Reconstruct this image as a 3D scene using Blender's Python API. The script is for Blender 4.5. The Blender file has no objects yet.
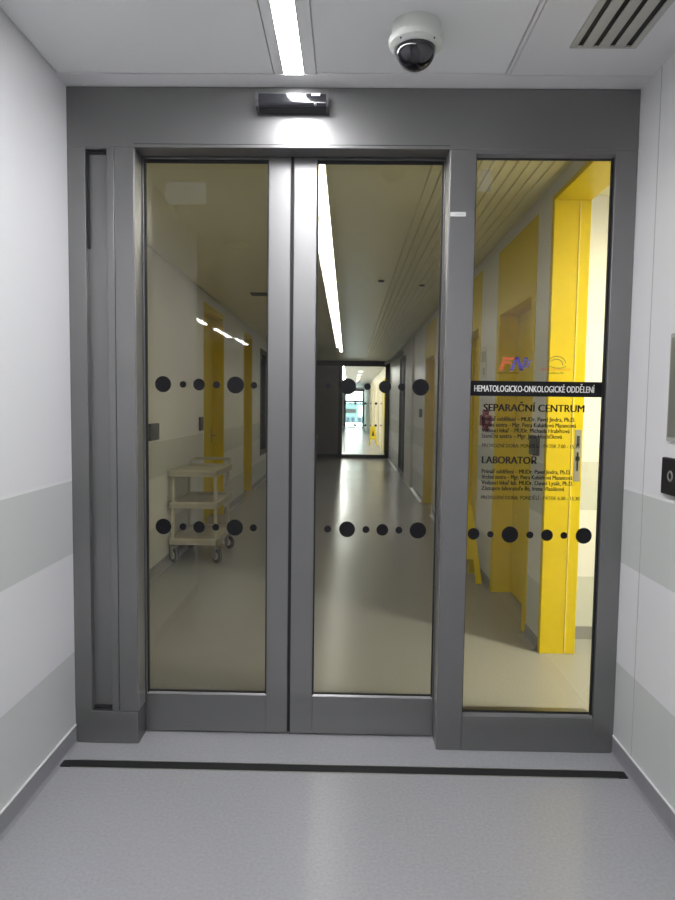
import bpy, bmesh, math, random
from mathutils import Vector, Matrix
random.seed(3)
S = bpy.context.scene
COL = S.collection
PI = math.pi

# ------------------------------------------------------------------ materials
def mat(name, base, rough=.5, metal=0., spec=.5, bump=0., bscale=200., coat=0.):
    m = bpy.data.materials.new(name); m.use_nodes = True
    nt = m.node_tree; b = nt.nodes['Principled BSDF']
    b.inputs['Base Color'].default_value = (*base, 1)
    b.inputs['Roughness'].default_value = rough
    b.inputs['Metallic'].default_value = metal
    b.inputs['Specular IOR Level'].default_value = spec
    b.inputs['Coat Weight'].default_value = coat
    if bump:
        tc = nt.nodes.new('ShaderNodeTexCoord'); n = nt.nodes.new('ShaderNodeTexNoise')
        n.inputs['Scale'].default_value = bscale; n.inputs['Detail'].default_value = 3
        bp = nt.nodes.new('ShaderNodeBump'); bp.inputs['Strength'].default_value = bump; bp.inputs['Distance'].default_value = .002
        nt.links.new(tc.outputs['Object'], n.inputs['Vector'])
        nt.links.new(n.outputs['Fac'], bp.inputs['Height']); nt.links.new(bp.outputs['Normal'], b.inputs['Normal'])
    return m

def emit(name, color, strength):
    m = bpy.data.materials.new(name); m.use_nodes = True
    nt = m.node_tree; nt.nodes.clear()
    e = nt.nodes.new('ShaderNodeEmission'); o = nt.nodes.new('ShaderNodeOutputMaterial')
    e.inputs['Color'].default_value = (*color, 1); e.inputs['Strength'].default_value = strength
    nt.links.new(e.outputs[0], o.inputs[0]); return m

def glass(name, tint, ior=1.5):
    m = bpy.data.materials.new(name); m.use_nodes = True
    nt = m.node_tree; nt.nodes.clear()
    o = nt.nodes.new('ShaderNodeOutputMaterial'); mx = nt.nodes.new('ShaderNodeMixShader')
    t = nt.nodes.new('ShaderNodeBsdfTransparent'); g = nt.nodes.new('ShaderNodeBsdfGlossy'); f = nt.nodes.new('ShaderNodeFresnel')
    t.inputs['Color'].default_value = (*tint, 1); g.inputs['Roughness'].default_value = 0.0
    g.inputs['Color'].default_value = (1, 1, 1, 1); f.inputs['IOR'].default_value = ior
    nt.links.new(f.outputs[0], mx.inputs[0]); nt.links.new(t.outputs[0], mx.inputs[1]); nt.links.new(g.outputs[0], mx.inputs[2])
    nt.links.new(mx.outputs[0], o.inputs[0]); return m

def wall_mat():
    # white wall panels with two grey-green glass bands, split by height (object z equals world z)
    m = mat('wall_panels', (.8, .8, .81), .33, spec=.4); nt = m.node_tree; b = nt.nodes['Principled BSDF']
    tc = nt.nodes.new('ShaderNodeTexCoord'); sp = nt.nodes.new('ShaderNodeSeparateXYZ')
    rp = nt.nodes.new('ShaderNodeValToRGB'); rp.color_ramp.interpolation = 'CONSTANT'
    dv = nt.nodes.new('ShaderNodeMath'); dv.operation = 'DIVIDE'; dv.inputs[1].default_value = 3.
    W = (.83, .83, .845, 1); G = (.64, .66, .645, 1); L = (.86, .87, .87, 1); K = (.52, .54, .53, 1)
    st = [(0, G), (.3885, L), (.3945, W), (.8160, K), (.8195, G), (1.1215, L), (1.1275, W)]
    el = rp.color_ramp.elements
    el[0].position = 0; el[0].color = G; el[1].position = st[1][0] / 3; el[1].color = st[1][1]
    for z, c in st[2:]:
        e = el.new(z / 3); e.color = c
    nt.links.new(tc.outputs['Object'], sp.inputs[0]); nt.links.new(sp.outputs['Z'], dv.inputs[0])
    nt.links.new(dv.outputs[0], rp.inputs[0]); nt.links.new(rp.outputs[0], b.inputs['Base Color'])
    return m

def floor_mat():
    m = mat('vinyl_floor', (.3, .3, .31), .24, spec=.5); nt = m.node_tree; b = nt.nodes['Principled BSDF']
    tc = nt.nodes.new('ShaderNodeTexCoord'); n = nt.nodes.new('ShaderNodeTexNoise'); n.inputs['Scale'].default_value = 90; n.inputs['Detail'].default_value = 4
    n2 = nt.nodes.new('ShaderNodeTexNoise'); n2.inputs['Scale'].default_value = 1.3; n2.inputs['Detail'].default_value = 5
    rp = nt.nodes.new('ShaderNodeValToRGB'); rp.color_ramp.elements[0].position = .3; rp.color_ramp.elements[1].position = .7
    rp.color_ramp.elements[0].color = (.345, .345, .362, 1); rp.color_ramp.elements[1].color = (.395, .395, .412, 1)
    mr = nt.nodes.new('ShaderNodeMapRange'); mr.inputs['To Min'].default_value = .19; mr.inputs['To Max'].default_value = .30
    nt.links.new(tc.outputs['Object'], n.inputs['Vector']); nt.links.new(tc.outputs['Object'], n2.inputs['Vector'])
    nt.links.new(n.outputs['Fac'], rp.inputs[0]); nt.links.new(rp.outputs[0], b.inputs['Base Color'])
    nt.links.new(n2.outputs['Fac'], mr.inputs[0]); nt.links.new(mr.outputs[0], b.inputs['Roughness'])
    return m

def metal_paint():
    m = mat('grey_metallic_paint', (.235, .233, .233), .40, metal=.8); nt = m.node_tree; b = nt.nodes['Principled BSDF']
    tc = nt.nodes.new('ShaderNodeTexCoord'); mp = nt.nodes.new('ShaderNodeMapping'); mp.inputs['Scale'].default_value = (30, 30, 900)
    n = nt.nodes.new('ShaderNodeTexNoise'); n.inputs['Scale'].default_value = 1.; n.inputs['Detail'].default_value = 2
    mr = nt.nodes.new('ShaderNodeMapRange'); mr.inputs['To Min'].default_value = .30; mr.inputs['To Max'].default_value = .40
    nt.links.new(tc.outputs['Object'], mp.inputs[0]); nt.links.new(mp.outputs[0], n.inputs['Vector'])
    nt.links.new(n.outputs['Fac'], mr.inputs[0]); nt.links.new(mr.outputs[0], b.inputs['Roughness'])
    return m

M = dict(
    wall=wall_mat(), floor=floor_mat(), frame=metal_paint(),
    plain=mat('painted_white', (.78, .78, .79), .45),
    ceil=mat('ceiling_panel_paint', (.83, .84, .84), .5),
    ceil2=mat('corridor_ceiling_metal', (.86, .82, .58), .35),  # yellow bounce light is put into this ceiling colour
    skirt=mat('grey_skirting', (.28, .28, .297), .35),
    line=mat('white_joint', (.85, .86, .86), .4),
    yellow=mat('yellow_lacquer', (.80, .62, .002), .38, spec=.25),
    black=mat('black_rubber', (.012, .012, .013), .55),
    gloss=mat('gloss_black_plastic', (.012, .012, .015), .12, coat=.6),
    decal=mat('black_film', (.008, .008, .010), .6, spec=.2),
    white=mat('white_film', (.85, .85, .82), .5),
    red=mat('orange_red_film', (.72, .13, .03), .5), blue=mat('violet_blue_film', (.10, .08, .38), .5),
    mauve=mat('dull_red_plastic', (.35, .07, .12), .45),
    vent=mat('grey_vent_metal', (.50, .50, .46), .45),
    camw=mat('camera_white', (.60, .62, .58), .45),
    dome=mat('smoked_dome', (.008, .008, .012), .06, coat=.8),
    steel=mat('satin_steel', (.36, .36, .33), .38, metal=.6),
    glint=mat('reveal_glint_metal', (.5, .5, .5), .32, metal=.85), chrome=mat('chrome', (.6, .6, .6), .2, metal=1.),
    cart=mat('beige_plastic', (.58, .55, .44), .45),
    dark=mat('dark_metal', (.025, .024, .022), .4), darkpanel=mat('dark_grey_panel', (.12, .11, .105), .3),
    box=mat('dark_grey_plastic', (.05, .05, .055), .4), paper=mat('paper', (.75, .76, .74), .6),
    cream=mat('cream_paint', (.80, .74, .55), .45), lobby=mat('unseen_lobby_grey', (.38, .38, .38), .5), ochre=mat('ochre_paint', (.70, .58, .34), .45), teal=mat('teal_facade', (.14, .22, .225), .6), snow=mat('pale_paving', (.8, .85, .86), .7),
    bluef=mat('dark_blue_metal', (.03, .05, .09), .4),
    gl=glass('tinted_leaf_glass', (.90, .895, .84), 1.44), gl2=glass('clear_pane_glass', (.985, .975, .90), 1.34), glf=glass('far_glass', (.93, .95, .95)),
    hazeglass=mat('smoky_glass', (.06, .08, .10), .12),
    lamp=emit('lamp_tube', (.98, .975, 1.), 24.), lampc=emit('corridor_lamp_tube', (1., .97, .88), 3.6), lampL=emit('lobby_lamp', (.98, .975, 1.), 19.),
    disc=emit('warm_lamp_disc', (1., .94, .72), 290.), spot=emit('small_spot', (1., .9, .7), 22.),
)

# ------------------------------------------------------------------ mesh builder
class MB:
    def __init__(s): s.bm = bmesh.new()
    def box(s, x0, x1, y0, y1, z0, z1, bev=0., seg=2):
        r = bmesh.ops.create_cube(s.bm, size=1)
        vs = r['verts']
        for v in vs:
            v.co = Vector(((x0 + x1) / 2 + v.co.x * (x1 - x0), (y0 + y1) / 2 + v.co.y * (y1 - y0), (z0 + z1) / 2 + v.co.z * (z1 - z0)))
        if bev:
            es = list({e for v in vs for e in v.link_edges})
            bmesh.ops.bevel(s.bm, geom=es, offset=bev, segments=seg, profile=.5, affect='EDGES')
        return s
    def cyl(s, c, axis, r, h, n=32, r2=None, bev=0.):
        rot = Vector((0, 0, 1)).rotation_difference(Vector(axis)).to_matrix().to_4x4()
        bmesh.ops.create_cone(s.bm, cap_ends=True, segments=n, radius1=r, radius2=r if r2 is None else r2, depth=h, matrix=Matrix.Translation(Vector(c)) @ rot)
        return s
    def rod(s, a, b, r, n=12):
        a, b = Vector(a), Vector(b)
        return s.cyl((a + b) / 2, (b - a).normalized(), r, (b - a).length, n)
    def prism(s, pts, axis, a, b):
        # extrude a 2-D outline along an axis (0 x, 1 y, 2 z)
        def P(p, t):
            q = [0, 0, 0]; k = [i for i in range(3) if i != axis]
            q[k[0]], q[k[1]], q[axis] = p[0], p[1], t; return q
        v0 = [s.bm.verts.new(P(p, a)) for p in pts]; v1 = [s.bm.verts.new(P(p, b)) for p in pts]
        n = len(pts)
        for i in range(n): s.bm.faces.new((v0[i], v0[(i + 1) % n], v1[(i + 1) % n], v1[i]))
        s.bm.faces.new(v0); s.bm.faces.new(v1[::-1]); return s
    def lathe(s, prof, c, axis=(0, 0, 1), n=48):
        rot = Vector((0, 0, 1)).rotation_difference(Vector(axis)).to_matrix()
        rings = []
        for r, z in prof:
            if r < 1e-6: rings.append([s.bm.verts.new(Vector(c) + rot @ Vector((0, 0, z)))])
            else: rings.append([s.bm.verts.new(Vector(c) + rot @ Vector((r * math.cos(2 * PI * i / n), r * math.sin(2 * PI * i / n), z))) for i in range(n)])
        for A, B in zip(rings, rings[1:]):
            for i in range(n):
                j = (i + 1) % n
                if len(A) == 1 and len(B) == 1: continue
                if len(A) == 1: s.bm.faces.new((A[0], B[j], B[i]))
                elif len(B) == 1: s.bm.faces.new((A[i], A[j], B[0]))
                else: s.bm.faces.new((A[i], A[j], B[j], B[i]))
        return s
    def tube(s, path, r, n=10):
        path = [Vector(p) for p in path]; rings = []; up = None
        for i, p in enumerate(path):
            t = (path[min(i + 1, len(path) - 1)] - path[max(i - 1, 0)]).normalized()
            if up is None: up = t.orthogonal().normalized()
            up = (up - t * up.dot(t)).normalized(); w = t.cross(up)
            rings.append([s.bm.verts.new(p + r * (math.cos(2 * PI * k / n) * up + math.sin(2 * PI * k / n) * w)) for k in range(n)])
        for A, B in zip(rings, rings[1:]):
            for k in range(n): s.bm.faces.new((A[k], A[(k + 1) % n], B[(k + 1) % n], B[k]))
        s.bm.faces.new(rings[0][::-1]); s.bm.faces.new(rings[-1]); return s
    def build(s, name, m, parent=None, smooth=False):
        bmesh.ops.recalc_face_normals(s.bm, faces=s.bm.faces)
        me = bpy.data.meshes.new(name); s.bm.to_mesh(me); s.bm.free()
        me.materials.append(m)
        if smooth:
            for p in me.polygons: p.use_smooth = True
            me.set_sharp_from_angle(angle=math.radians(35))
        return link(name, me, parent)

def link(name, me, parent=None):
    o = bpy.data.objects.new(name, me); COL.objects.link(o)
    if parent is not None:
        o.parent = parent
        o.matrix_parent_inverse = parent_world(parent).inverted()
    return o
def parent_world(p):
    m = Matrix.LocRotScale(p.location, p.rotation_euler, p.scale)
    return parent_world(p.parent) @ p.matrix_parent_inverse @ m if p.parent else m
def tag(o, label, cat, group=None):
    o['label'] = label; o['category'] = cat; o['kind'] = 'thing'
    if group: o['group'] = group
    return o
def thing(name, label, cat, loc, group=None):
    o = bpy.data.objects.new(name, None); COL.objects.link(o); o.location = loc; o.empty_display_size = .1
    return tag(o, label, cat, group)
def struct(name, mb, m, smooth=False):
    o = mb.build(name, m, None, smooth); o['kind'] = 'structure'; return o

def text_mesh(body, x0, x1, zb, cap, y, m, parent, name='lettering', bold=0., shear=0.):
    cu = bpy.data.curves.new('t', 'FONT'); cu.body = body; cu.size = 1; cu.shear = shear; cu.resolution_u = 3
    o = bpy.data.objects.new('t', cu); COL.objects.link(o)
    bpy.context.view_layer.update()
    dg = bpy.context.evaluated_depsgraph_get()
    me = bpy.data.meshes.new_from_object(o.evaluated_get(dg))
    bpy.data.objects.remove(o); bpy.data.curves.remove(cu)
    xs = [v.co.x for v in me.vertices]; a, b = min(xs), max(xs)
    k = (x1 - x0) / (b - a); kz = cap / .70
    for v in me.vertices: v.co = Vector((x0 + (v.co.x - a) * k, y, zb + v.co.y * kz))
    if bold:
        bm = bmesh.new(); w = cap * bold * 4
        for i, d in enumerate((-w, 0, w)):
            n0 = len(bm.verts); bm.from_mesh(me); bm.verts.ensure_lookup_table()
            for v in bm.verts[n0:]: v.co.x += d; v.co.y -= .00004 * i
        bm.to_mesh(me); bm.free()
    me.materials.clear(); me.materials.append(m)
    return me
def join_meshes(name, mes, m, parent):
    bm = bmesh.new()
    for me in mes: bm.from_mesh(me)
    out = bpy.data.meshes.new(name); bm.to_mesh(out); bm.free(); out.materials.append(m)
    for me in mes: bpy.data.meshes.remove(me)
    return link(name, out, parent)

# ------------------------------------------------------------------ measures (metres; camera at x 0, y 0)
D = 2.653            # front face of the door frame
XL, XR = -1.143, 1.138
ZC = 2.711
CL, CR = -1.63, 1.16  # corridor walls
YF = 18.1            # far door
YE = 44.0            # far end of the corridor beyond

# ------------------------------------------------------------------ room shell
fl = MB().box(-3.3, 3.7, -9.3, YE + .3, -.1, 0)
struct('floor', fl, M['floor'])

# near lobby walls
struct('wall_left', MB().box(XL - .2, XL, .65, D + .2, 0, 2.75), M['wall'])
w = MB().box(XR, XR + .2, -9.2, 2.4805, 0, 2.75).box(XR, XR + .2, 2.4855, D + .25, 0, 2.75).box(XR + .006, XR + .2, 2.4805, 2.4855, 0, 2.75)
struct('wall_right', w, M['wall'])
struct('wall_back', MB().box(-3.2, XR, -9.3, -9.1, 0, 2.75).box(-3.2, -3.0, -9.1, .65, 0, 2.75).box(-3.0, XL - .2, .65, .85, 0, 2.75), M['lobby'])  # unseen lobby, invented for the mirrored lamps; grey keeps its reflection dim
struct('trim_1', MB().box(XR - .0005, XR + .004, 2.4812, 2.4848, .08, ZC), M['vent'])     # joint line in the wall

def cove(x, sgn, y0, y1, h=.077, r=.012):
    # coved vinyl skirting, sgn = direction from wall into the room
    pts = [(x, 0), (x, h), (x + sgn * .004, h)]
    for i in range(9):
        a = PI / 2 * i / 8
        pts.append((x + sgn * (.004 + r * (1 - math.cos(a))), .0015 + r * (1 - math.sin(a))))
    pts += [(x + sgn * (.004 + r), 0)]
    return MB().prism(pts, 1, y0, y1)
struct('baseboard_left', cove(XL, 1, .65, D - .001), M['skirt'], True)
struct('baseboard_right', cove(XR, -1, -9.1, D - .001), M['skirt'], True)
struct('trim_2', MB().box(XL, XL + .0055, .65, D - .001, .077, .083), M['line'])
struct('trim_3', MB().box(XR - .0055, XR, -9.1, D - .001, .077, .083), M['line'])

# near ceiling: a slab and, under it, flush boards parted by narrow joints
struct('ceiling', MB().box(-3.3, 3.7, -9.3, D + .25, ZC + .012, ZC + .15), M['ceil'])
g = .004
cl = MB()
cl.box(XL, XR, 2.557, D + .1, ZC, ZC + .0125)                          # strip along the door header
cl.box(.600, XR, -9.1, 2.553, ZC, ZC + .0125)
cl.box(.582, .596, -9.1, 2.545, ZC - .004, ZC + .0125, .002)              # raised border of the access panel
cl.box(-.138 + g, .582, 2.545, 2.556, ZC - .003, ZC + .0125, .002)
struct('ceiling_border', cl, M['plain'])
cl = MB()
cl.box(XL + .016, -.297 - g, -2, 2.549, ZC, ZC + .0125)
cl.box(-.138 + g, .578, -2, 2.541, ZC, ZC + .0125)
cl.box(-3, -.297 - g, -9.1, -2 - g, ZC, ZC + .0125)
cl.box(-.138 + g, .578, -9.1, -2 - g, ZC, ZC + .0125)
cl.box(-3, XL + .012, -2, .65, ZC, ZC + .0125)
cl.box(-.297, -.262, -9.1, 2.553, ZC, ZC + .0125)                      # light channel
cl.box(-.183, -.138, -9.1, 2.553, ZC, ZC + .0125)
struct('ceiling_panel', cl, M['ceil'])

# ------------------------------------------------------------------ corridor behind the door
WZ = 2.75
T = .22
def wall_run(sections, x0, x1):
    b = MB()
    for y0, y1, z0, z1 in sections: b.box(x0, x1, y0, y1, z0, z1)
    return b
# right wall: openings for the yellow portal, three yellow doors and a glazed strip
R_sec = [(2.90, 2.904, 0, WZ), (2.904, 3.812, 2.665, WZ), (3.812, 4.08, 0, WZ), (4.08, 5.12, 2.645, WZ), (5.12, 5.74, 0, WZ), (5.74, 6.80, 2.645, WZ),
         (6.80, 8.66, 0, WZ), (8.66, 9.80, 2.645, WZ), (9.80, 12.85, 0, WZ), (12.85, 14.6, 2.5, WZ), (14.6, YF + .1, 0, WZ)]
for sec in R_sec: struct('wall_corridor_right', wall_run([sec], CR, CR + T), M['wall'])
L_sec = [(2.853, 7.30, 0, WZ), (7.30, 8.50, 2.60, WZ), (8.50, 10.1, 0, WZ), (10.1, 11.0, 2.60, WZ), (11.0, 12.0, 0, WZ), (12.0, 13.6, 2.5, WZ), (12.0, 13.6, 0, .5), (13.6, YF + .1, 0, WZ)]
for sec in L_sec: struct('wall_corridor_left', wall_run([sec], CL - T, CL), M['wall'])
struct('wall_pocket', MB().box(CL - T, XL - .2, 2.65, 2.853, 0, WZ), M['wall'])
def skirt_run(name, x, sgn, runs):
    b = MB()
    for y0, y1 in runs:
        b.box(min(x, x + sgn * .006), max(x, x + sgn * .006), y0, y1, 0, .075)
        b.prism([(x, 0), (x + sgn * .05, 0), (x + sgn * .03, .004), (x + sgn * .014, .014), (x + sgn * .006, .035), (x, .035)], 1, y0, y1)
    struct(name, b, M['skirt'])
skirt_run('baseboard_corridor_right', CR, -1, [(3.812, 4.079), (5.121, 5.739), (6.801, 8.659), (9.801, 12.849), (14.6, YF)])
skirt_run('baseboard_corridor_left', CL, 1, [(2.86, 7.30), (8.50, 10.1), (11.0, 12.0), (12.0, 13.6), (13.6, YF)])

# ceiling: plain boards on the left, long metal planks on the right, dark shadow gap along both walls
struct('ceiling_corridor', MB().box(-3.3, 3.7, D + .25, YE + .3, ZC + .03, ZC + .15), M['ceil2'])
cc = MB().box(CL + .02, -.235, 2.88, YF, ZC, ZC + .032).box(-.105, .42, 2.88, YF, ZC, ZC + .032)
struct('ceiling_board', cc, M['ceil2'])
cc = MB(); x = .424; rib = .062
while x < CR - rib:
    cc.box(x, x + rib - .005, 2.88, YF, ZC, ZC + .032, .005, 2); x += rib
struct('ceiling_plank', cc, M['ceil2'])

# side room on the right, lit, seen through the portal
struct('wall_side_room', MB().box(CR + T, 3.6, 4.03, 4.25, 0, WZ).box(3.6, 3.8, 1.0, 4.25, 0, WZ).box(XR + .2, 3.6, .9, 1.1, 0, WZ), M['wall'])
struct('baseboard_side_room', MB().box(CR + T, 3.6, 4.015, 4.03, 0, .08), M['skirt'])
t = thing('round_ceiling_light', 'round lit ceiling lamp in the side room behind the yellow portal', 'ceiling light', (2.40, 2.73, ZC))
MB().lathe([(.12, .03), (.125, 0), (.125, -.02), (.105, -.02), (.105, 0), (0, 0)], (2.40, 2.73, ZC)).build('rim', M['plain'], t, True)
MB().cyl((2.40, 2.73, ZC - .012), (0, 0, 1), .1, .012, 40).build('diffuser', M['disc'], t)

# far partition with the black-framed door
struct('wall_far', MB().box(CL - T, CL + .3, YF, YF + .2, 0, WZ), M['wall'])
struct('wall_beyond_left', MB().box(CL - T, CL, YF + .2, YE, 0, WZ), M['plain'])
struct('wall_beyond_right', MB().box(CR, CR + T, YF + .2, YE, 0, WZ), M['cream'])
struct('wall_end', MB().box(CL, -.25, YE, YE + .2, 0, WZ).box(1.14, CR + T, YE, YE + .2, 0, WZ).box(-.25, 1.14, YE, YE + .2, 2.60, WZ), M['plain'])
struct('ceiling_beyond', MB().box(CL, CR, YF + .2, YE, ZC, ZC + .03), M['ceil'])

# ------------------------------------------------------------------ the automatic door: fixed frame
fr = thing('automatic_door_frame', 'grey metal surround of the automatic door with lettered fixed glass pane', 'door frame', (0, D, 0))
OX0, OX1, OZ = -.873, .394, 2.475
YB = D + .094      # back of the front frame
hd = MB().box(XL, XR, D, YB, OZ, ZC - .001, .003).box(XL, .39, 2.815, 2.885, 2.52, ZC - .001)
hd.box(XL, .39, YB - .001, 2.816, 2.56, ZC - .002)
hd.build('header', M['frame'], fr)
# small line under the header face
MB().box(OX0, OX1, D - .0015, D + .01, OZ + .012, OZ + .014).build('header_groove', M['dark'], fr)
pl = MB()
Z1 = OZ
pl.box(XL, -1.070, D, YB, .143, Z1, .002).box(-.984, -.9545, D, YB, .143, Z1, .002).box(-.9525, OX0, D, YB, .143, Z1, .002)
pl.box(-1.070, -.984, D + .030, YB, .15, Z1).box(-1.07, -.984, D + .001, YB, 2.468, Z1)
pl.build('post', M['frame'], fr)
MB().box(XL, OX0, D, YB, 0.001, .1415, .003).build('plinth', M['frame'], fr)
MB().box(-1.069, -.985, D + .020, D + .0305, .150, .156).box(-1.069, -.985, D + .02, D + .0305, 2.456, 2.468).box(-1.0695, -1.064, D + .012, D + .0305, 2.08, 2.46).build('slot_gasket_shade', M['black'], fr)  # black end bars; the upper side strip paints in the recess shade
MB().box(OX0, OX0 + .002, D + .006, YB - .004, .145, OZ).build('reveal_glint', M['glint'], fr)  # lighter metal strips added to imitate the bright reflection on both reveals
MB().box(OX1 - .002, OX1, D + .006, YB - .004, .001, OZ).build('reveal_glint', M['glint'], fr)
# sidelight (fixed panel) frame with bevelled glazing beads
sx0, sx1, sz0, sz1 = .500, 1.049, .151, 2.457
sf = MB()
sf.box(OX1, sx0, D, YB, .001, Z1, .003).box(sx1, XR, D, D + .033, .001, Z1, .003).box(sx1 + .04, XR, D + .032, YB, .001, Z1).box(sx0, sx1, D, YB, .001, sz0, .002).box(sx0, sx1, D, D + .033, sz1, Z1, .001)
side = sf.build('sidelight_frame', M['frame'], fr)
yi = D + .020
MB().prism([(D + .003, sz0 - .002), (yi, sz0 - .002), (yi, sz0 + .012)], 0, sx0, sx1).build('glazing_bead', M['frame'], side)
MB().prism([(D + .003, sz1 + .002), (yi, sz1 - .010), (yi, sz1 + .002)], 0, sx0, sx1).build('glazing_bead', M['frame'], side)
gk = MB()
gk.box(sx0, sx0 + .004, yi - .006, yi + .002, sz0, sz1).box(sx1 - .010, sx1, yi - .006, yi + .002, sz0, sz1).box(sx0, sx1, yi - .003, yi + .002, sz0 + .010, sz0 + .018).box(sx0, sx1, yi - .003, yi + .002, sz1 - .016, sz1 - .008)
gk.build('gasket', M['black'], side)
YP = D + .022
MB().box(sx0, sx1, YP, YP + .008, sz0, sz1).build('glass_pane', M['gl2'], side)
yd = YP - .0006
def dots(spec, z, y, name, parent):
    for x, r, dz in spec: MB().cyl((x, y, z + dz), (0, 1, 0), r, .0008, 40).build('marker_dot', M['decal'], parent)
dots([(.532, .0245, .001), (.602, .0135, 0), (.683, .0345, 0), (.766, .0145, 0), (.837, .0245, 0), (.907, .0145, 0), (.989, .0335, 0)], .924, yd, 'marker_dots', side)
MB().box(sx0 + .004, sx1 - .008, YP - .0009, YP - .0003, 1.499, 1.561).build('banner', M['decal'], side)
join_meshes('banner_lettering', [text_mesh('HEMATOLOGICKO-ONKOLOGICKÉ ODDĚLENÍ', .519, 1.009, 1.517, .026, YP - .0014, M['white'], side, bold=.006)], M['white'], side)['label'] = 'white capitals on the black banner'
L = []
def tx(b, x0, x1, z, cap, bold=0.): L.append(text_mesh(b, x0, x1, z, cap, yd - .0003, M['decal'], side, bold=bold))
tx('SEPARAČNÍ CENTRUM', .560, .971, 1.437, .030, .012)
for b, x1, z in (('Primář oddělení – MUDr. Pavel Jindra, Ph.D.', .936, 1.397), ('Vrchní sestra – Mgr. Petra Kubátková Mazancová', .940, 1.373), ('Vedoucí lékař – MUDr. Michaela Hrabětová', .915, 1.350), ('Staniční sestra – Mgr. Jana Hostičková', .884, 1.327)):
    tx(b, .554, x1, z, .0175, .01)
tx('PROVOZNÍ DOBA: PONDĚLÍ - PÁTEK 7.00 - 15.30', .557, .957, 1.288, .015, .006)
tx('LABORATOŘ', .559, .783, 1.221, .030, .012)
for b, x1, z in (('Primář oddělení – MUDr. Pavel Jindra, Ph.D.', .925, 1.180), ('Vrchní sestra – Mgr. Petra Kubátková Mazancová', .933, 1.157), ('Vedoucí lékař lab. MUDr. Daniel Lysák, Ph.D.', .937, 1.133), ('Zástupce laboratoře Bc. Irena Vlasáková', .901, 1.110)):
    tx(b, .559, x1, z, .0175, .01)
tx('PROVOZNÍ DOBA: PONDĚLÍ - PÁTEK 6.00 - 15.30', .559, .965, 1.072, .015, .006)
for me in L: link('lettering', me, side)
# emblem: striped slanting F and N with a small i stroke, a thin word line under it
def bars(pts_list, y, name, m, lab=None):
    b = MB()
    for pts in pts_list: b.prism([(x, z) for x, z in pts], 1, y, y + .0005)
    o = b.build(name, m, side)
    if lab: o['label'] = lab
    return o
def slant(x0, x1, z0, z1, k=.35, zb=1.604): return [(x0 + (z0 - zb) * k, z0), (x1 + (z0 - zb) * k, z0), (x1 + (z1 - zb) * k, z1), (x0 + (z1 - zb) * k, z1)]
def striped(x0, x1, z0, z1, n):
    h = (z1 - z0) / n
    return [slant(x0, x1, z0 + i * h, z0 + i * h + h * .80) for i in range(n)]
F = striped(.616, .632, 1.604, 1.632, 3) + striped(.616, .655, 1.632, 1.642, 1) + striped(.616, .632, 1.642, 1.648, 1) + striped(.616, .668, 1.648, 1.660, 1)
bars(F, yd - .0002, 'emblem', M['red'], 'orange-red F of the emblem')
N = striped(.662, .676, 1.604, 1.660, 5) + striped(.702, .716, 1.604, 1.660, 5)
N.append([(.684, 1.660), (.698, 1.660), (.716, 1.604), (.702, 1.604)])
N += striped(.722, .731, 1.616, 1.650, 3)
bars(N, yd - .0002, 'emblem', M['blue'], 'violet-blue N of the emblem')
join_meshes('emblem_lettering', [text_mesh('FAKULTNÍ NEMOCNICE', .612, .700, 1.591, .007, yd, M['decal'], side)], M['decal'], side)
arc = MB()
for rx, rz, cx, cz, a0, a1 in ((.036, .030, .852, 1.634, .1, 2.9), (.026, .020, .850, 1.632, -.2, 2.6), (.034, .012, .858, 1.628, 3.4, 6.0)):
    arc.tube([(cx + rx * math.cos(a0 + (a1 - a0) * i / 14), yd, cz + rz * math.sin(a0 + (a1 - a0) * i / 14)) for i in range(15)], .0012, 6)
arc.build('emblem_drawing', M['box'], side)
join_meshes('emblem_lettering', [text_mesh('HEMATOLOGIE A ONKOLOGIE', .787, .909, 1.606, .0095, yd, M['red'], side)], M['red'], side)
join_meshes('emblem_lettering', [text_mesh('oddělení FN', .820, .880, 1.592, .008, yd, M['decal'], side)], M['decal'], side)

# ------------------------------------------------------------------ sliding leaves
YL0, YL1 = 2.757, 2.803
def leaf(x0, x1, p0, p1, label, dot_up, dot_lo, brush):
    t = thing('sliding_door_leaf', label, 'door', ((x0 + x1) / 2, YL0, .008), 'sliding leaves of the automatic door')
    pz0, pz1, lz0, lz1 = .1755, 2.470, .008, 2.53
    MB().box(x0, p0, YL0, YL1, lz0, lz1, .002).box(p1, x1, YL0, YL1, lz0, lz1, .002).box(p0, p1, YL0, YL1, lz0, pz0, .002).box(p0, p1, YL0, YL1, pz1, lz1, .002).build('leaf_frame', M['frame'], t)
    yg = YL0 + .014
    bead = MB()
    bead.prism([(YL0 + .002, pz0 - .001), (yg, pz0 - .001), (yg, pz0 + .009)], 0, p0, p1)
    bead.build('glazing_bead', M['frame'], t)
    k = MB()
    k.box(p0, p0 + .006, yg - .008, yg + .002, pz0, pz1).box(p1 - .006, p1, yg - .008, yg + .002, pz0, pz1).box(p0, p1, yg - .004, yg + .002, pz0 + .006, pz0 + .013).box(p0, p1, yg - .006, yg + .002, pz1 - .014, pz1)
    k.build('gasket', M['black'], t)
    gp = MB().box(p0, p1, yg, yg + .008, pz0, pz1).build('glass_pane', M['gl'], t)
    y = yg - .0005; s = yg / 2.739
    for z, dd in ((1.45 + .083 * s, dot_up), (1.45 - .5265 * s, dot_lo)):
        dots([(a * s, r * s, 0) for a, r in dd], z, y, 'marker_dots', gp)
    if brush: MB().box(*brush, YL0 + .006, YL1, .012, 2.5).build('rubber_seal', M['black'], t)
    return t
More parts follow.
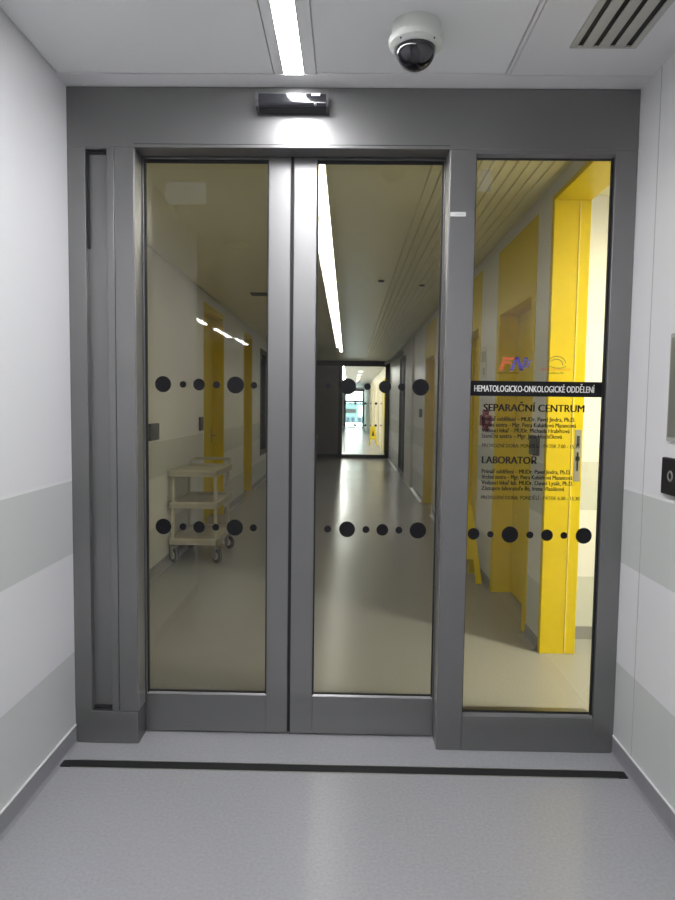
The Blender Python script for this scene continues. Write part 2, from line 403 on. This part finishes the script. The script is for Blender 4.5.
leaf(-.95, -.2495, -.8665, -.3415, 'sliding glass door leaf beside the slotted grey post, trolley seen through it',
     [(-.784, .034), (-.699, .014), (-.631, .025), (-.557, .015), (-.476, .036), (-.398, .014)], [(-.786, .034), (-.701, .015), (-.632, .025), (-.560, .015), (-.478, .035), (-.398, .015)], (-.2496, -.2366))
leaf(-.236, .470, -.1400, .3870, 'sliding glass door leaf beside the lettered fixed pane, far black door seen through it',
     [(-.083, .013), (0, .034), (.082, .014), (.156, .026), (.226, .015), (.306, .035)], [(-.079, .015), (.004, .034), (.085, .015), (.155, .025), (.226, .015), (.307, .035)], None)
# floor guide under the leaves is hidden; threshold strip in front
t = thing('floor_joint_strip', 'long black joint strip across the grey floor before the door', 'floor strip', (0, 2.49, 0))
pts = []
for i in range(13):
    a = -PI / 2 + PI * i / 12; pts.append((1.118 + .024 * math.cos(a), 2.4915 + .024 * math.sin(a)))
for i in range(13):
    a = PI / 2 + PI * i / 12; pts.append((-1.118 + .024 * math.cos(a), 2.4915 + .024 * math.sin(a)))
MB().prism(pts, 2, .0002, .0025).build('rubber_insert', M['black'], t)
MB().box(-1.085, 1.085, 2.5155, 2.5195, .0002, .004).box(-1.085, 1.085, 2.4640, 2.4670, .0002, .0025).build('edge_rail', M['steel'], t)

# ------------------------------------------------------------------ things on the frame
t = thing('motion_sensor', 'black door motion sensor mounted on the grey header', 'sensor', (-.234, D, 2.64))
b = MB()
prof = [(D - .001, 2.603), (D - .001, 2.664), (D - .040, 2.664), (D - .060, 2.658), (D - .066, 2.632), (D - .058, 2.612), (D - .040, 2.603)]
b.prism(prof, 0, -.366, -.098)
bmesh.ops.bevel(b.bm, geom=b.bm.edges[:], offset=.003, segments=2, affect='EDGES')
b.build('housing', M['gloss'], t, True)
pf = [(y - .0012 if y < D - .03 else y, z) for y, z in prof]
for x in (-.374, -.100): MB().prism([(D - .001, 2.600), (D - .001, 2.667), (D - .042, 2.667), (D - .063, 2.661), (D - .069, 2.632), (D - .061, 2.610), (D - .042, 2.600)], 0, x, x + .009).build('end_cap', M['box'], t)
MB().box(-.158, -.124, D - .0675, D - .060, 2.648, 2.656).build('logo_plate', M['white'], t)
MB().lathe([(.007, 0), (.006, .003), (0, .004)], (-.142, D - .0610, 2.618), (0, -1, -.3), 20).build('lens', M['chrome'], t, True)
t = thing('rating_label', 'small white sticker on the grey mullion beside the fixed pane', 'sticker', (.431, D, 2.22))
MB().box(.400, .462, D - .0012, D - .0002, 2.2135, 2.2305).build('paper_strip', M['paper'], t)
join_meshes('lettering', [text_mesh('000000', .420, .452, 2.219, .006, D - .0016, M['decal'], t)], M['vent'], t)
def film(name, x0, x1, z0, z1, y, label, fac):
    m = None
    if not m:
        m = bpy.data.materials.new('pale_film'); m.use_nodes = True; nt = m.node_tree; bs = nt.nodes['Principled BSDF']
        bs.inputs['Base Color'].default_value = (.60, .64, .66, 1); bs.inputs['Roughness'].default_value = .5
        tr = nt.nodes.new('ShaderNodeBsdfTransparent'); mx = nt.nodes.new('ShaderNodeMixShader'); mx.inputs[0].default_value = fac
        nt.links.new(tr.outputs[0], mx.inputs[1]); nt.links.new(bs.outputs[0], mx.inputs[2]); nt.links.new(mx.outputs[0], nt.nodes['Material Output'].inputs[0])
    return tag(MB().box(x0, x1, y - .0008, y - .0003, z0, z1).build(name, m), label, 'sticker')
film('film_sticker', .515, .563, 2.319, 2.405, YP, 'pale upright sticker at the top of the fixed lettered pane', .10)
film('film_sticker', -.776, -.608, 2.290, 2.379, YL0 + .014, 'pale landscape sticker near the top of the leaf with the trolley', .035)

# ------------------------------------------------------------------ ceiling things, near
t = thing('linear_ceiling_light', 'bright white strip lamp in the near ceiling running towards the door', 'ceiling light', (-.2225, 2.55, ZC))
MB().box(-.2595, -.1855, -1.2, 2.552, ZC - .001, ZC + .010).build('diffuser', M['lamp'], t)
MB().box(-.2625, -.2595, -1.2, 2.553, ZC - .003, ZC + .011).box(-.1855, -.1825, -1.2, 2.553, ZC - .003, ZC + .011).build('housing', M['plain'], t)
t = thing('linear_ceiling_light', 'strip lamp in the lobby ceiling behind the viewer, in line with the near strip', 'ceiling light', (-.2225, -1.3, ZC))
MB().box(-.2595, -.1855, -8.5, -1.25, ZC - .001, ZC + .010).build('diffuser', M['lampL'], t)
for i, (y0, y1) in enumerate(((-4.65, -3.65), (-6.6, -5.3), (-8.05, -6.8))):
    xx = (-2.25, -2.22, -2.13)[i]
    t = thing('linear_ceiling_light', 'short strip lamp %s of three in the lobby, mirrored in the trolley leaf glass' % ('first', 'second', 'third')[i], 'ceiling light', (xx, y0, ZC), 'short strip lamps mirrored in the glass')
    MB().box(xx - .028, xx + .028, y0, y1, ZC - .02, ZC - .004).build('diffuser', M['lampL'], t)
    MB().box(xx - .032, xx + .032, y0 - .005, y1 + .005, ZC - .004, ZC).build('housing', M['plain'], t)

t = thing('ceiling_air_vent', 'grey slotted air vent in the white ceiling', 'air vent', (.872, 2.0, ZC))
vx0, vx1, vy1, vy0 = .757, .987, 2.358, 1.2
b = MB().box(vx0, vx0 + .022, vy0, vy1, ZC - .006, ZC + .002, .001).box(vx1 - .022, vx1, vy0, vy1, ZC - .006, ZC + .002, .001).box(vx0 + .022, vx1 - .022, vy1 - .014, vy1, ZC - .006, ZC + .002, .001)
b.build('border', M['vent'], t)
MB().box(vx0 + .01, vx1 - .01, vy0, vy1 - .005, ZC - .0015, ZC - .0005).build('back_plate', M['black'], t)
xs0, xs1 = vx0 + .022, vx1 - .022
pitch = (xs1 - xs0 + .034) / 4
for i in range(3):
    a = xs0 + .018 + i * pitch
    MB().box(a, a + pitch - .018, vy0, vy1 - .014, ZC - .006, ZC - .002, .001).build('slat', M['vent'], t)

t = thing('dome_camera', 'white dome security camera with smoked dome on the ceiling', 'camera', (.21, 2.18, ZC))
cx, cy = .2090, 2.235
MB().lathe([(0, 0), (.080, 0), (.081, -.004), (.081, -.042), (.078, -.045), (0, -.045)], (cx, cy, ZC)).build('housing', M['camw'], t, True)
MB().lathe([(.081, -.042), (.090, -.045), (.091, -.052), (.087, -.066), (.074, -.076), (.068, -.078), (.060, -.076)], (cx, cy, ZC)).build('trim_ring', M['camw'], t, True)
MB().lathe([(.0665, -.074)] + [(.0665 * math.cos(a * PI / 2 / 14), -.078 - .064 * math.sin(a * PI / 2 / 14)) for a in range(15)], (cx, cy, ZC)).build('smoked_dome', M['dome'], t, True)
for q in (-1, 1): MB().cyl((cx + q * .054, cy - .060, ZC - .071), (q * .5, -.5, -.9), .003, .004, 12).build('screw', M['dark'], t)
MB().box(cx - .014, cx + .014, cy - .086, cy - .082, ZC - .068, ZC - .063).build('logo_plate', M['vent'], t)

# ------------------------------------------------------------------ things on the near right wall
t = thing('intercom_panel', 'tall brushed steel intercom plate on the white wall above the card reader', 'intercom', (XR, 2.2, 1.34))
MB().box(XR - .012, XR, 2.12, 2.300, 1.342, 1.717, .003).build('back_box', M['vent'], t)
MB().box(XR - .016, XR - .012, 2.135, 2.286, 1.357, 1.702, .002).build('face_plate', M['steel'], t)
t = thing('card_reader', 'black card reader on the white wall under the intercom plate', 'card reader', (XR, 2.2, 1.15))
MB().box(XR - .018, XR, 2.17, 2.311, 1.155, 1.284, .004).build('housing', M['black'], t)
MB().lathe([(.020, 0), (.018, .002), (.012, .002), (.011, 0)], (XR - .0185, 2.245, 1.222), (-1, 0, 0), 24).build('touch_ring', M['steel'], t)

# ------------------------------------------------------------------ yellow portal and doors in the corridor
t = thing('yellow_portal', 'bright yellow full-height door surround lit from the side room', 'door frame', (CR, 3.77, 0))
py0, py1 = 2.945, 3.765
MB().box(CR - .003, CR + .205, py1, py1 + .045, 0, 2.66, .002).build('jamb', M['yellow'], t)
MB().box(CR + .140, CR + .146, py1 - .004, py1, .0, 2.62).build('groove_strip', mat('pale_yellow', (.9, .75, .2), .4), t)
MB().box(CR - .003, CR + .205, py0, py1, 2.63, 2.66, .002).build('lintel', M['yellow'], t)
MB().box(CR - .003, CR + .205, py0 - .04, py0, 0, 2.66, .002).build('jamb', M['yellow'], t)
MB().box(CR + .160, CR + .196, py1 - .003, py1 + .001, 1.03, 1.33).build('strike_plate', M['steel'], t)
MB().box(CR + .170, CR + .186, py1 - .005, py1 - .003, 1.235, 1.295).build('latch_slot', M['black'], t)
MB().box(CR + .166, CR + .190, py1 - .005, py1 - .003, 1.15, 1.175).box(CR + .173, CR + .183, py1 - .005, py1 - .003, 1.09, 1.2).build('latch_slot', M['black'], t)

def yellow_door(xw, s, y0, y1, ztop, zh, depth, label, rec=.09, handle=None, whole=False):
    # s: direction into the wall; recess between y0+rec and y1-rec
    t = thing('yellow_doorway', label, 'door', (xw, (y0 + y1) / 2, 0), 'yellow doors along the corridor')
    def bx(b, a0, a1, *r, **k):
        u, v = xw + s * a0, xw + s * a1; return b.box(min(u, v), max(u, v), *r, **k)
    e = .001
    cas = MB()
    bx(cas, -.004, depth, y0 + e, y0 + rec, 0.001, zh); bx(cas, -.004, depth, y1 - rec, y1 - e, .001, zh)
    cas.build('jamb', M['yellow'], t)
    bx(MB(), -.003, depth, y0 + e, y1 - e, zh, ztop).build('upper_panel', M['yellow'], t)
    bx(MB(), depth - .03, depth + .015, y0 + rec + .004, y1 - rec - .004, .012, zh - .004).build('door_panel', M['yellow'], t)
    hy = y0 + rec + .09 if handle == 'near' else y1 - rec - .09
    h = MB(); 
    bx(h, depth - .036, depth - .03, hy - .022, hy + .022, .95, 1.15)
    h.rod((xw + s * (depth - .03), hy, 1.05), (xw + s * (depth - .08), hy, 1.05), .009).rod((xw + s * (depth - .078), hy - .01, 1.05), (xw + s * (depth - .078), hy + (.12 if handle == 'near' else -.12), 1.05), .009)
    h.build('handle', M['steel'], t)
    return t
yellow_door(CR, 1, 4.08, 5.12, 2.645, 2.16, .17, 'yellow door in its recess next to the bright portal', handle='near')
yellow_door(CR, 1, 5.74, 6.80, 2.645, 2.16, .17, 'yellow door on the lettered pane side, behind the floor sign', handle='near')
yellow_door(CR, 1, 8.66, 9.80, 2.645, 2.16, .17, 'dim olive-yellow door beside the mullion, nearest to the dark glazed double door', handle='near')
yellow_door(CL, -1, 7.30, 8.50, 2.60, 2.55, .17, 'yellow door behind the trolley on the opposite corridor wall', handle='far', rec=.05)
yellow_door(CL, -1, 10.1, 11.0, 2.60, 2.55, .17, 'narrow yellow door second beyond the trolley', handle='far', rec=.05)
# floor joints of closed bays behind the doors
struct('wall_recess', MB().box(CR + .2, CR + .24, 4.0, 5.2, 0, WZ).box(CR + .2, CR + .24, 5.7, 6.9, 0, WZ).box(CR + .2, CR + .24, 8.6, 9.9, 0, WZ).box(CL - .24, CL - .2, 7.2, 8.6, 0, WZ).box(CL - .24, CL - .2, 10, 11.1, 0, WZ), M['plain'])

# glazed strips
def glazed(name, xw, s, y0, y1, z0, z1, label, cat):
    t = thing(name, label, cat, (xw, (y0 + y1) / 2, z0))
    def bx(b, a0, a1, *r):
        u, v = xw + s * a0, xw + s * a1; return b.box(min(u, v), max(u, v), *r)
    f = MB()
    for a, c in ((y0 + .001, y0 + .08), (y1 - .08, y1 - .001), ((y0 + y1) / 2 - .03, (y0 + y1) / 2 + .03)): bx(f, -.005, .08, a, c, z0 + .001, z1)
    bx(f, -.005, .08, y0 + .001, y1 - .001, z1 - .08, z1 - .001); bx(f, -.005, .08, y0 + .001, y1 - .001, z0 + .001, z0 + .09)
    f.build('frame', M['dark'], t)
    bx(MB(), .03, .04, y0 + .08, y1 - .08, z0 + .09, z1 - .08).build('glass_pane', M['hazeglass'], t)
    bx(MB(), .09, .12, y0, y1, z0, z1).build('back_panel', M['darkpanel'], t)
    return t
glazed('glazed_doorway', CR, 1, 12.85, 14.6, 0, 2.5, 'dark glazed double door near the black-framed far door', 'door')
glazed('side_window', CL, -1, 12.0, 13.6, .5, 2.5, 'dark window on the corridor wall beyond the trolley', 'window')
# white pilaster
struct('pillar_corridor', MB().box(CR - .03, CR, 11.5, 12.82, 0, ZC - .002, .003), M['plain'])

def wall_box(x, s, y0, y1, z0, z1, label):
    t = thing('wall_reader', label, 'card reader', (x, (y0 + y1) / 2, z0), 'small dark readers on the corridor walls')
    a, b = sorted((x, x - s * .022)); MB().box(a, b, y0, y1, z0, z1, .003).build('housing', M['box'], t)
    a, b = sorted((x - s * .022, x - s * .024)); MB().box(a, b, y0 + (y1 - y0) * .2, y1 - (y1 - y0) * .2, z0 + .02, z1 - .05).build('key_pad', M['dark'], t)
wall_box(CR, 1, 3.905, 4.06, 1.165, 1.285, 'dark reader between the bright portal and the yellow recessed door')
wall_box(CL, -1, 5.26, 5.50, 1.145, 1.285, 'dark reader on the wall above the trolley, nearest the slotted post')
wall_box(CL, -1, 7.06, 7.20, 1.16, 1.31, 'dark reader beside the yellow door behind the trolley')
wall_box(CR, 1, 10.15, 10.38, 1.29, 1.42, 'dark reader beside the dim yellow door near the mullion')
t = thing('fire_call_point', 'dull red call point on the wall behind the lettered pane', 'alarm', (CR, 5.4, 1.3))
MB().box(CR - .03, CR, 5.22, 5.56, 1.30, 1.39, .004).build('housing', M['mauve'], t)
MB().box(CR - .03, CR, 5.33, 5.45, 1.26, 1.43, .004).build('face_plate', M['mauve'], t)
t = thing('paper_notice', 'pale paper notice on the corridor wall above the red call point', 'notice', (CR, 5.6, 1.7))
MB().box(CR - .004, CR, 5.47, 5.70, 1.70, 1.97).build('sheet', M['paper'], t)
MB().box(CR - .005, CR - .004, 5.50, 5.67, 1.84, 1.93).box(CR - .005, CR - .004, 5.52, 5.60, 1.73, 1.79).build('print', M['vent'], t)

# corridor strip lights
for i, (y0, y1) in enumerate(((3.15, 7.2), (7.2, 11.2), (11.2, 15.2))):
    t = thing('linear_ceiling_light', ('strip lamp in the corridor ceiling nearest the glass door', 'strip lamp midway along the corridor ceiling', 'strip lamp in the corridor ceiling nearest the black far door')[i], 'ceiling light', (-.165, y0, ZC), 'strip lamps of the corridor ceiling')
    MB().box(-.202, -.136, y0 + .004, y1 - .004, ZC - .002, ZC + .02).build('diffuser', M['lampc'], t)
    MB().box(-.234, -.202, y0, y1, ZC - .003, ZC + .02).box(-.136, -.106, y0, y1, ZC - .003, ZC + .02).build('housing', M['ceil2'], t)
struct('ceiling_channel', MB().box(-.235, -.105, 2.88, 3.149, ZC, ZC + .032).box(-.235, -.105, 15.201, YF, ZC, ZC + .032), M['ceil2'])
# round flush fittings in the corridor ceiling
for x, y, r, lab in ((-.90, 5.2, .10, 'round flush speaker in the corridor ceiling above the trolley'), (.32, 6.6, .03, 'small dark sprinkler in the plain corridor ceiling'), (.75, 6.8, .03, 'small dark sprinkler in the ribbed corridor ceiling')):
    t = thing('ceiling_fitting', lab, 'ceiling fitting', (x, y, ZC))
    MB().lathe([(r, 0), (r, -.006), (r * .8, -.012), (r * .75, -.008), (0, -.008)], (x, y, ZC)).build('cover', M['ceil2'] if r > .05 else M['box'], t, True)
t = thing('ceiling_slot_vent', 'dark slot vent in the corridor ceiling beside the leaf stile', 'air vent', (-1.0, 7.4, ZC))
MB().box(-1.12, -.78, 7.35, 7.55, ZC - .006, ZC).build('slot', M['dark'], t)

# ------------------------------------------------------------------ trolley
t = thing('utility_trolley', 'beige three-shelf utility trolley parked against the corridor wall', 'trolley', (-1.38, 6.13, 0))
tx0, tx1, ty0, ty1 = -1.615, -1.165, 5.78, 6.50
for z in (.200, .535, .825):
    b = MB(); h = .055
    b.box(tx0, tx1, ty0, ty1, z - .012, z + .004, .004)
    b.box(tx0, tx1, ty0, ty0 + .022, z - .03, z + .030, .006).box(tx0, tx1, ty1 - .022, ty1, z - .03, z + .030, .006)
    b.box(tx0, tx0 + .022, ty0, ty1, z - .03, z + .030, .006).box(tx1 - .022, tx1, ty0, ty1, z - .03, z + .030, .006)
    b.build('shelf', M['cart'], t)
for x in (tx0 + .03, tx1 - .03):
    for y in (ty0 + .05, ty1 - .06):
        MB().rod((x, y, .13), (x, y, .82), .016, 14).build('post', M['cart'], t)
hb = MB(); r = .013
hb.tube([(tx0 + .03, ty1 - .03, .84), (tx0 + .03, ty1 + .03, .875), (tx0 + .03, ty1 + .10, .89), (tx0 + .05, ty1 + .13, .895), (tx1 - .05, ty1 + .13, .895), (tx1 - .03, ty1 + .10, .89), (tx1 - .03, ty1 + .03, .875), (tx1 - .03, ty1 - .03, .84)], r, 12)
hb.build('handle', M['cart'], t, True)
for x in (tx0 + .03, tx1 - .03):
    for y in (ty0 + .05, ty1 - .06):
        ang = random.uniform(.7, 1.1)
        def turn(b):
            for v in b.bm.verts:
                p = v.co; v.co = Vector((x + p.x * math.cos(ang) - p.y * math.sin(ang), y + p.x * math.sin(ang) + p.y * math.cos(ang), p.z))
            return b
        w = turn(MB().lathe([(.0, -.016), (.045, -.016), (.062, -.012), (.065, 0), (.062, .012), (.045, .016), (0, .016)], (0, -.02, .067), (1, 0, 0), 32)).build('wheel', M['black'], t, True)
        turn(MB().cyl((0, -.02, .067), (1, 0, 0), .036, .036, 20)).build('hub', M['cart'], w)
        turn(MB().box(-.026, -.019, -.03, .02, .05, .14).box(.019, .026, -.03, .02, .05, .14).box(-.026, .026, -.03, .02, .135, .150).cyl((0, 0, .165), (0, 0, 1), .02, .04, 16)).build('caster_fork', M['steel'], t)

# ------------------------------------------------------------------ yellow wet-floor signs
def a_sign(x, y, w, h, label, sp=.16):
    t = thing('floor_sign', label, 'sign', (x, y, 0), 'yellow folding floor signs')
    for s in (-1, 1):
        pts = [(-w / 2, 0), (-w / 2 + .05, 0), (-w * .30, h * .30), (w * .30, h * .30), (w / 2 - .05, 0), (w / 2, 0), (w * .30, h * .97), (w * .24, h), (-w * .24, h), (-w * .30, h * .97)]
        b = MB().prism(pts, 1, -.006, .006)
        L_ = math.hypot(sp, h); a = math.atan2(sp, h)
        for v in b.bm.verts:
            p = v.co.copy(); zz = p.z
            v.co = Vector((x + p.x, y + s * (sp * (1 - zz / h)) + p.y, zz + .003))
        b.build('panel', M['yellow'], t)
    for s in (-1, 1):
        pts = [(0, h * .80), (-w * .17, h * .48), (w * .17, h * .48)]
        b = MB().prism(pts, 1, -.001, .001)
        for v in b.bm.verts:
            zz = v.co.z; v.co = Vector((x + v.co.x, y + s * (sp * (1 - zz / h) + .0085) + v.co.y, zz + .003))
        b.build('warning_triangle', M['decal'], t)
    MB().rod((x - w * .25, y, h - .01), (x + w * .25, y, h - .01), .011).build('hinge', M['yellow'], t)
a_sign(.955, 5.42, .34, .64, 'yellow folding floor sign by the corridor wall, half hidden by the mullion')
a_sign(.96, 24.3, .30, .72, 'tiny yellow folding floor sign seen beyond the black far door')

# ------------------------------------------------------------------ far black door
t = thing('black_framed_doorway', 'black-framed glass door closing the far end of the corridor', 'door', (.45, YF, 0))
f = MB()
f.box(CL + .3, CR, YF, YF + .1, 2.56, ZC - .001).box(-.26, -.15, YF, YF + .1, 0.001, 2.56).box(1.04, CR, YF, YF + .1, .001, 2.56).box(-.15, 1.04, YF, YF + .1, .001, .10)
f.build('frame', M['dark'], t)
gp = MB().box(-.15, 1.04, YF + .04, YF + .05, .10, 2.56).build('glass_pane', M['glf'], t)
for z in (1.53, .92):
    dots([(-.08 + .145 * i, (.035, .018)[i % 2], 0) for i in range(8)], z, YF + .039, 'marker_dots', gp)
MB().box(CL + .3, -.26, YF + .02, YF + .08, .10, 2.56).build('side_panel', M['darkpanel'], t)
MB().box(CL + .3, -.26, YF + .01, YF + .09, 0.001, .10).build('bottom_rail', M['dark'], t)
t = thing('door_closer', 'small pale bracket arm under the corridor ceiling by the far door', 'door closer', (CR - .1, 15.5, 2.5))
MB().rod((CR - .02, 13.9, 2.55), (CR - .30, 14.9, 2.44), .035).build('arm', M['camw'], t)
MB().box(CR - .09, CR - .001, 13.7, 14.05, 2.50, 2.62, .01).build('mount', M['camw'], t)
t = thing('waste_bin', 'dark brown bin standing in the corridor by the far panel', 'bin', (-.95, 17.0, 0))
MB().box(-1.15, -.80, 16.8, 17.15, .002, .62, .02).build('body', M['dark'], t)
MB().box(-1.17, -.78, 16.78, 17.17, .62, .66, .015).build('lid', M['darkpanel'], t)

# beyond the far door
t = thing('linear_ceiling_light', 'strip lamp in the ceiling beyond the black far door', 'ceiling light', (-.2, 19, ZC))
MB().box(-.24, -.14, 18.6, 33, ZC - .012, ZC - .001).build('diffuser', M['lamp'], t)
for i in range(5):
    y = 23.5 + 2.4 * i
    t = thing('ceiling_spot', ('nearest', 'second', 'middle', 'fourth', 'farthest')[i] + ' round spot of the row in the ceiling beyond the far door', 'ceiling light', (.45, y, ZC), 'row of ceiling spots beyond the far door')
    MB().lathe([(.10, 0), (.10, -.012), (.08, -.012)], (.45, y, ZC)).build('rim', M['plain'], t, True)
    MB().cyl((.45, y, ZC - .006), (0, 0, 1), .08, .01, 24).build('diffuser', M['spot'], t)
for i in range(4):
    y = 20.3 + 3.6 * i
    t = thing('yellow_doorway', ('nearest', 'second', 'third', 'farthest')[i] + ' yellow door on the cream wall beyond the far door', 'door', (CR, y, 0), 'yellow doors beyond the far door')
    MB().box(CR - .03, CR - .001, y, y + .14, 0, 2.2).box(CR - .03, CR - .001, y + 1.0, y + 1.14, 0, 2.2).box(CR - .03, CR - .001, y, y + 1.14, 2.2, 2.34).build('casing', M['yellow'] if i == 0 else M['ochre'], t)
    MB().box(CR - .015, CR - .001, y + .14, y + 1.0, .01, 2.2).build('door_panel', M['cream'], t)
t = thing('exit_doorway', 'dark blue framed glass door full of daylight at the very end', 'door', (.4, YE, 0))
f = MB().box(-.25, -.13, YE - .02, YE + .1, 0.001, 2.6).box(1.0, 1.13, YE - .02, YE + .1, .001, 2.6).box(-.13, 1.0, YE - .02, YE + .1, 2.46, 2.6).box(-.13, 1.0, YE - .02, YE + .1, .001, .04).box(-.13, 1.0, YE - .02, YE + .1, 1.72, 1.84)
f.build('frame', M['bluef'], t)
MB().box(-.13, 1.0, YE + .04, YE + .05, .04, 2.46).build('glass_pane', M['glf'], t)
# outside
struct('ground_outside', MB().box(-40, 40, YE + .3, YE + 90, -.12, -.02), M['snow'])
t = thing('outside_building', 'teal building seen through the glass door at the very end', 'building', (0, YE + 16, 0))
MB().box(-9, 12, YE + 14, YE + 24, -.02, 1.75).build('wall', M['teal'], t)
MB().box(-9.3, 12.3, YE + 13.7, YE + 24.3, 1.75, 1.95).build('roof', M['snow'], t)
MB().box(-.2, .75, YE + 13.95, YE + 14, .85, 1.20).build('signboard', M['dark'], t)
MB().box(.95, 1.6, YE + 13.95, YE + 14, .5, 1.5).build('window', M['snow'], t)
for x in (-.1, .35, .95): MB().box(x, x + .25, YE + 13.93, YE + 14, 0, .45).build('door', M['bluef'], t)

# ------------------------------------------------------------------ sky
wd = bpy.data.worlds.new('sky'); S.world = wd; wd.use_nodes = True
nt = wd.node_tree; bg = nt.nodes['Background']; bg.inputs['Color'].default_value = (.82, .95, 1.0, 1); bg.inputs['Strength'].default_value = 4.0

# ------------------------------------------------------------------ camera
cd = bpy.data.cameras.new('camera'); cam = bpy.data.objects.new('camera', cd); COL.objects.link(cam)
cd.sensor_fit = 'VERTICAL'; cd.sensor_height = 36; cd.lens = 646.04 * 36 / 900; cd.clip_start = .02; cd.clip_end = 300
r = Vector((0.99979348, 0.01588057, 0.01268051)); u = Vector((-0.01372892, 0.06774958, 0.99760789)); f = Vector((-0.01498348, 0.99757596, -0.06795362))
cam.matrix_world = Matrix(((r.x, u.x, -f.x, 0), (r.y, u.y, -f.y, 0), (r.z, u.z, -f.z, 1.45), (0, 0, 0, 1)))
S.camera = cam
vs = S.view_settings; vs.view_transform = 'Standard'; vs.look = 'None'; vs.gamma = 1; vs.exposure = 1.35; vs.use_curve_mapping = False
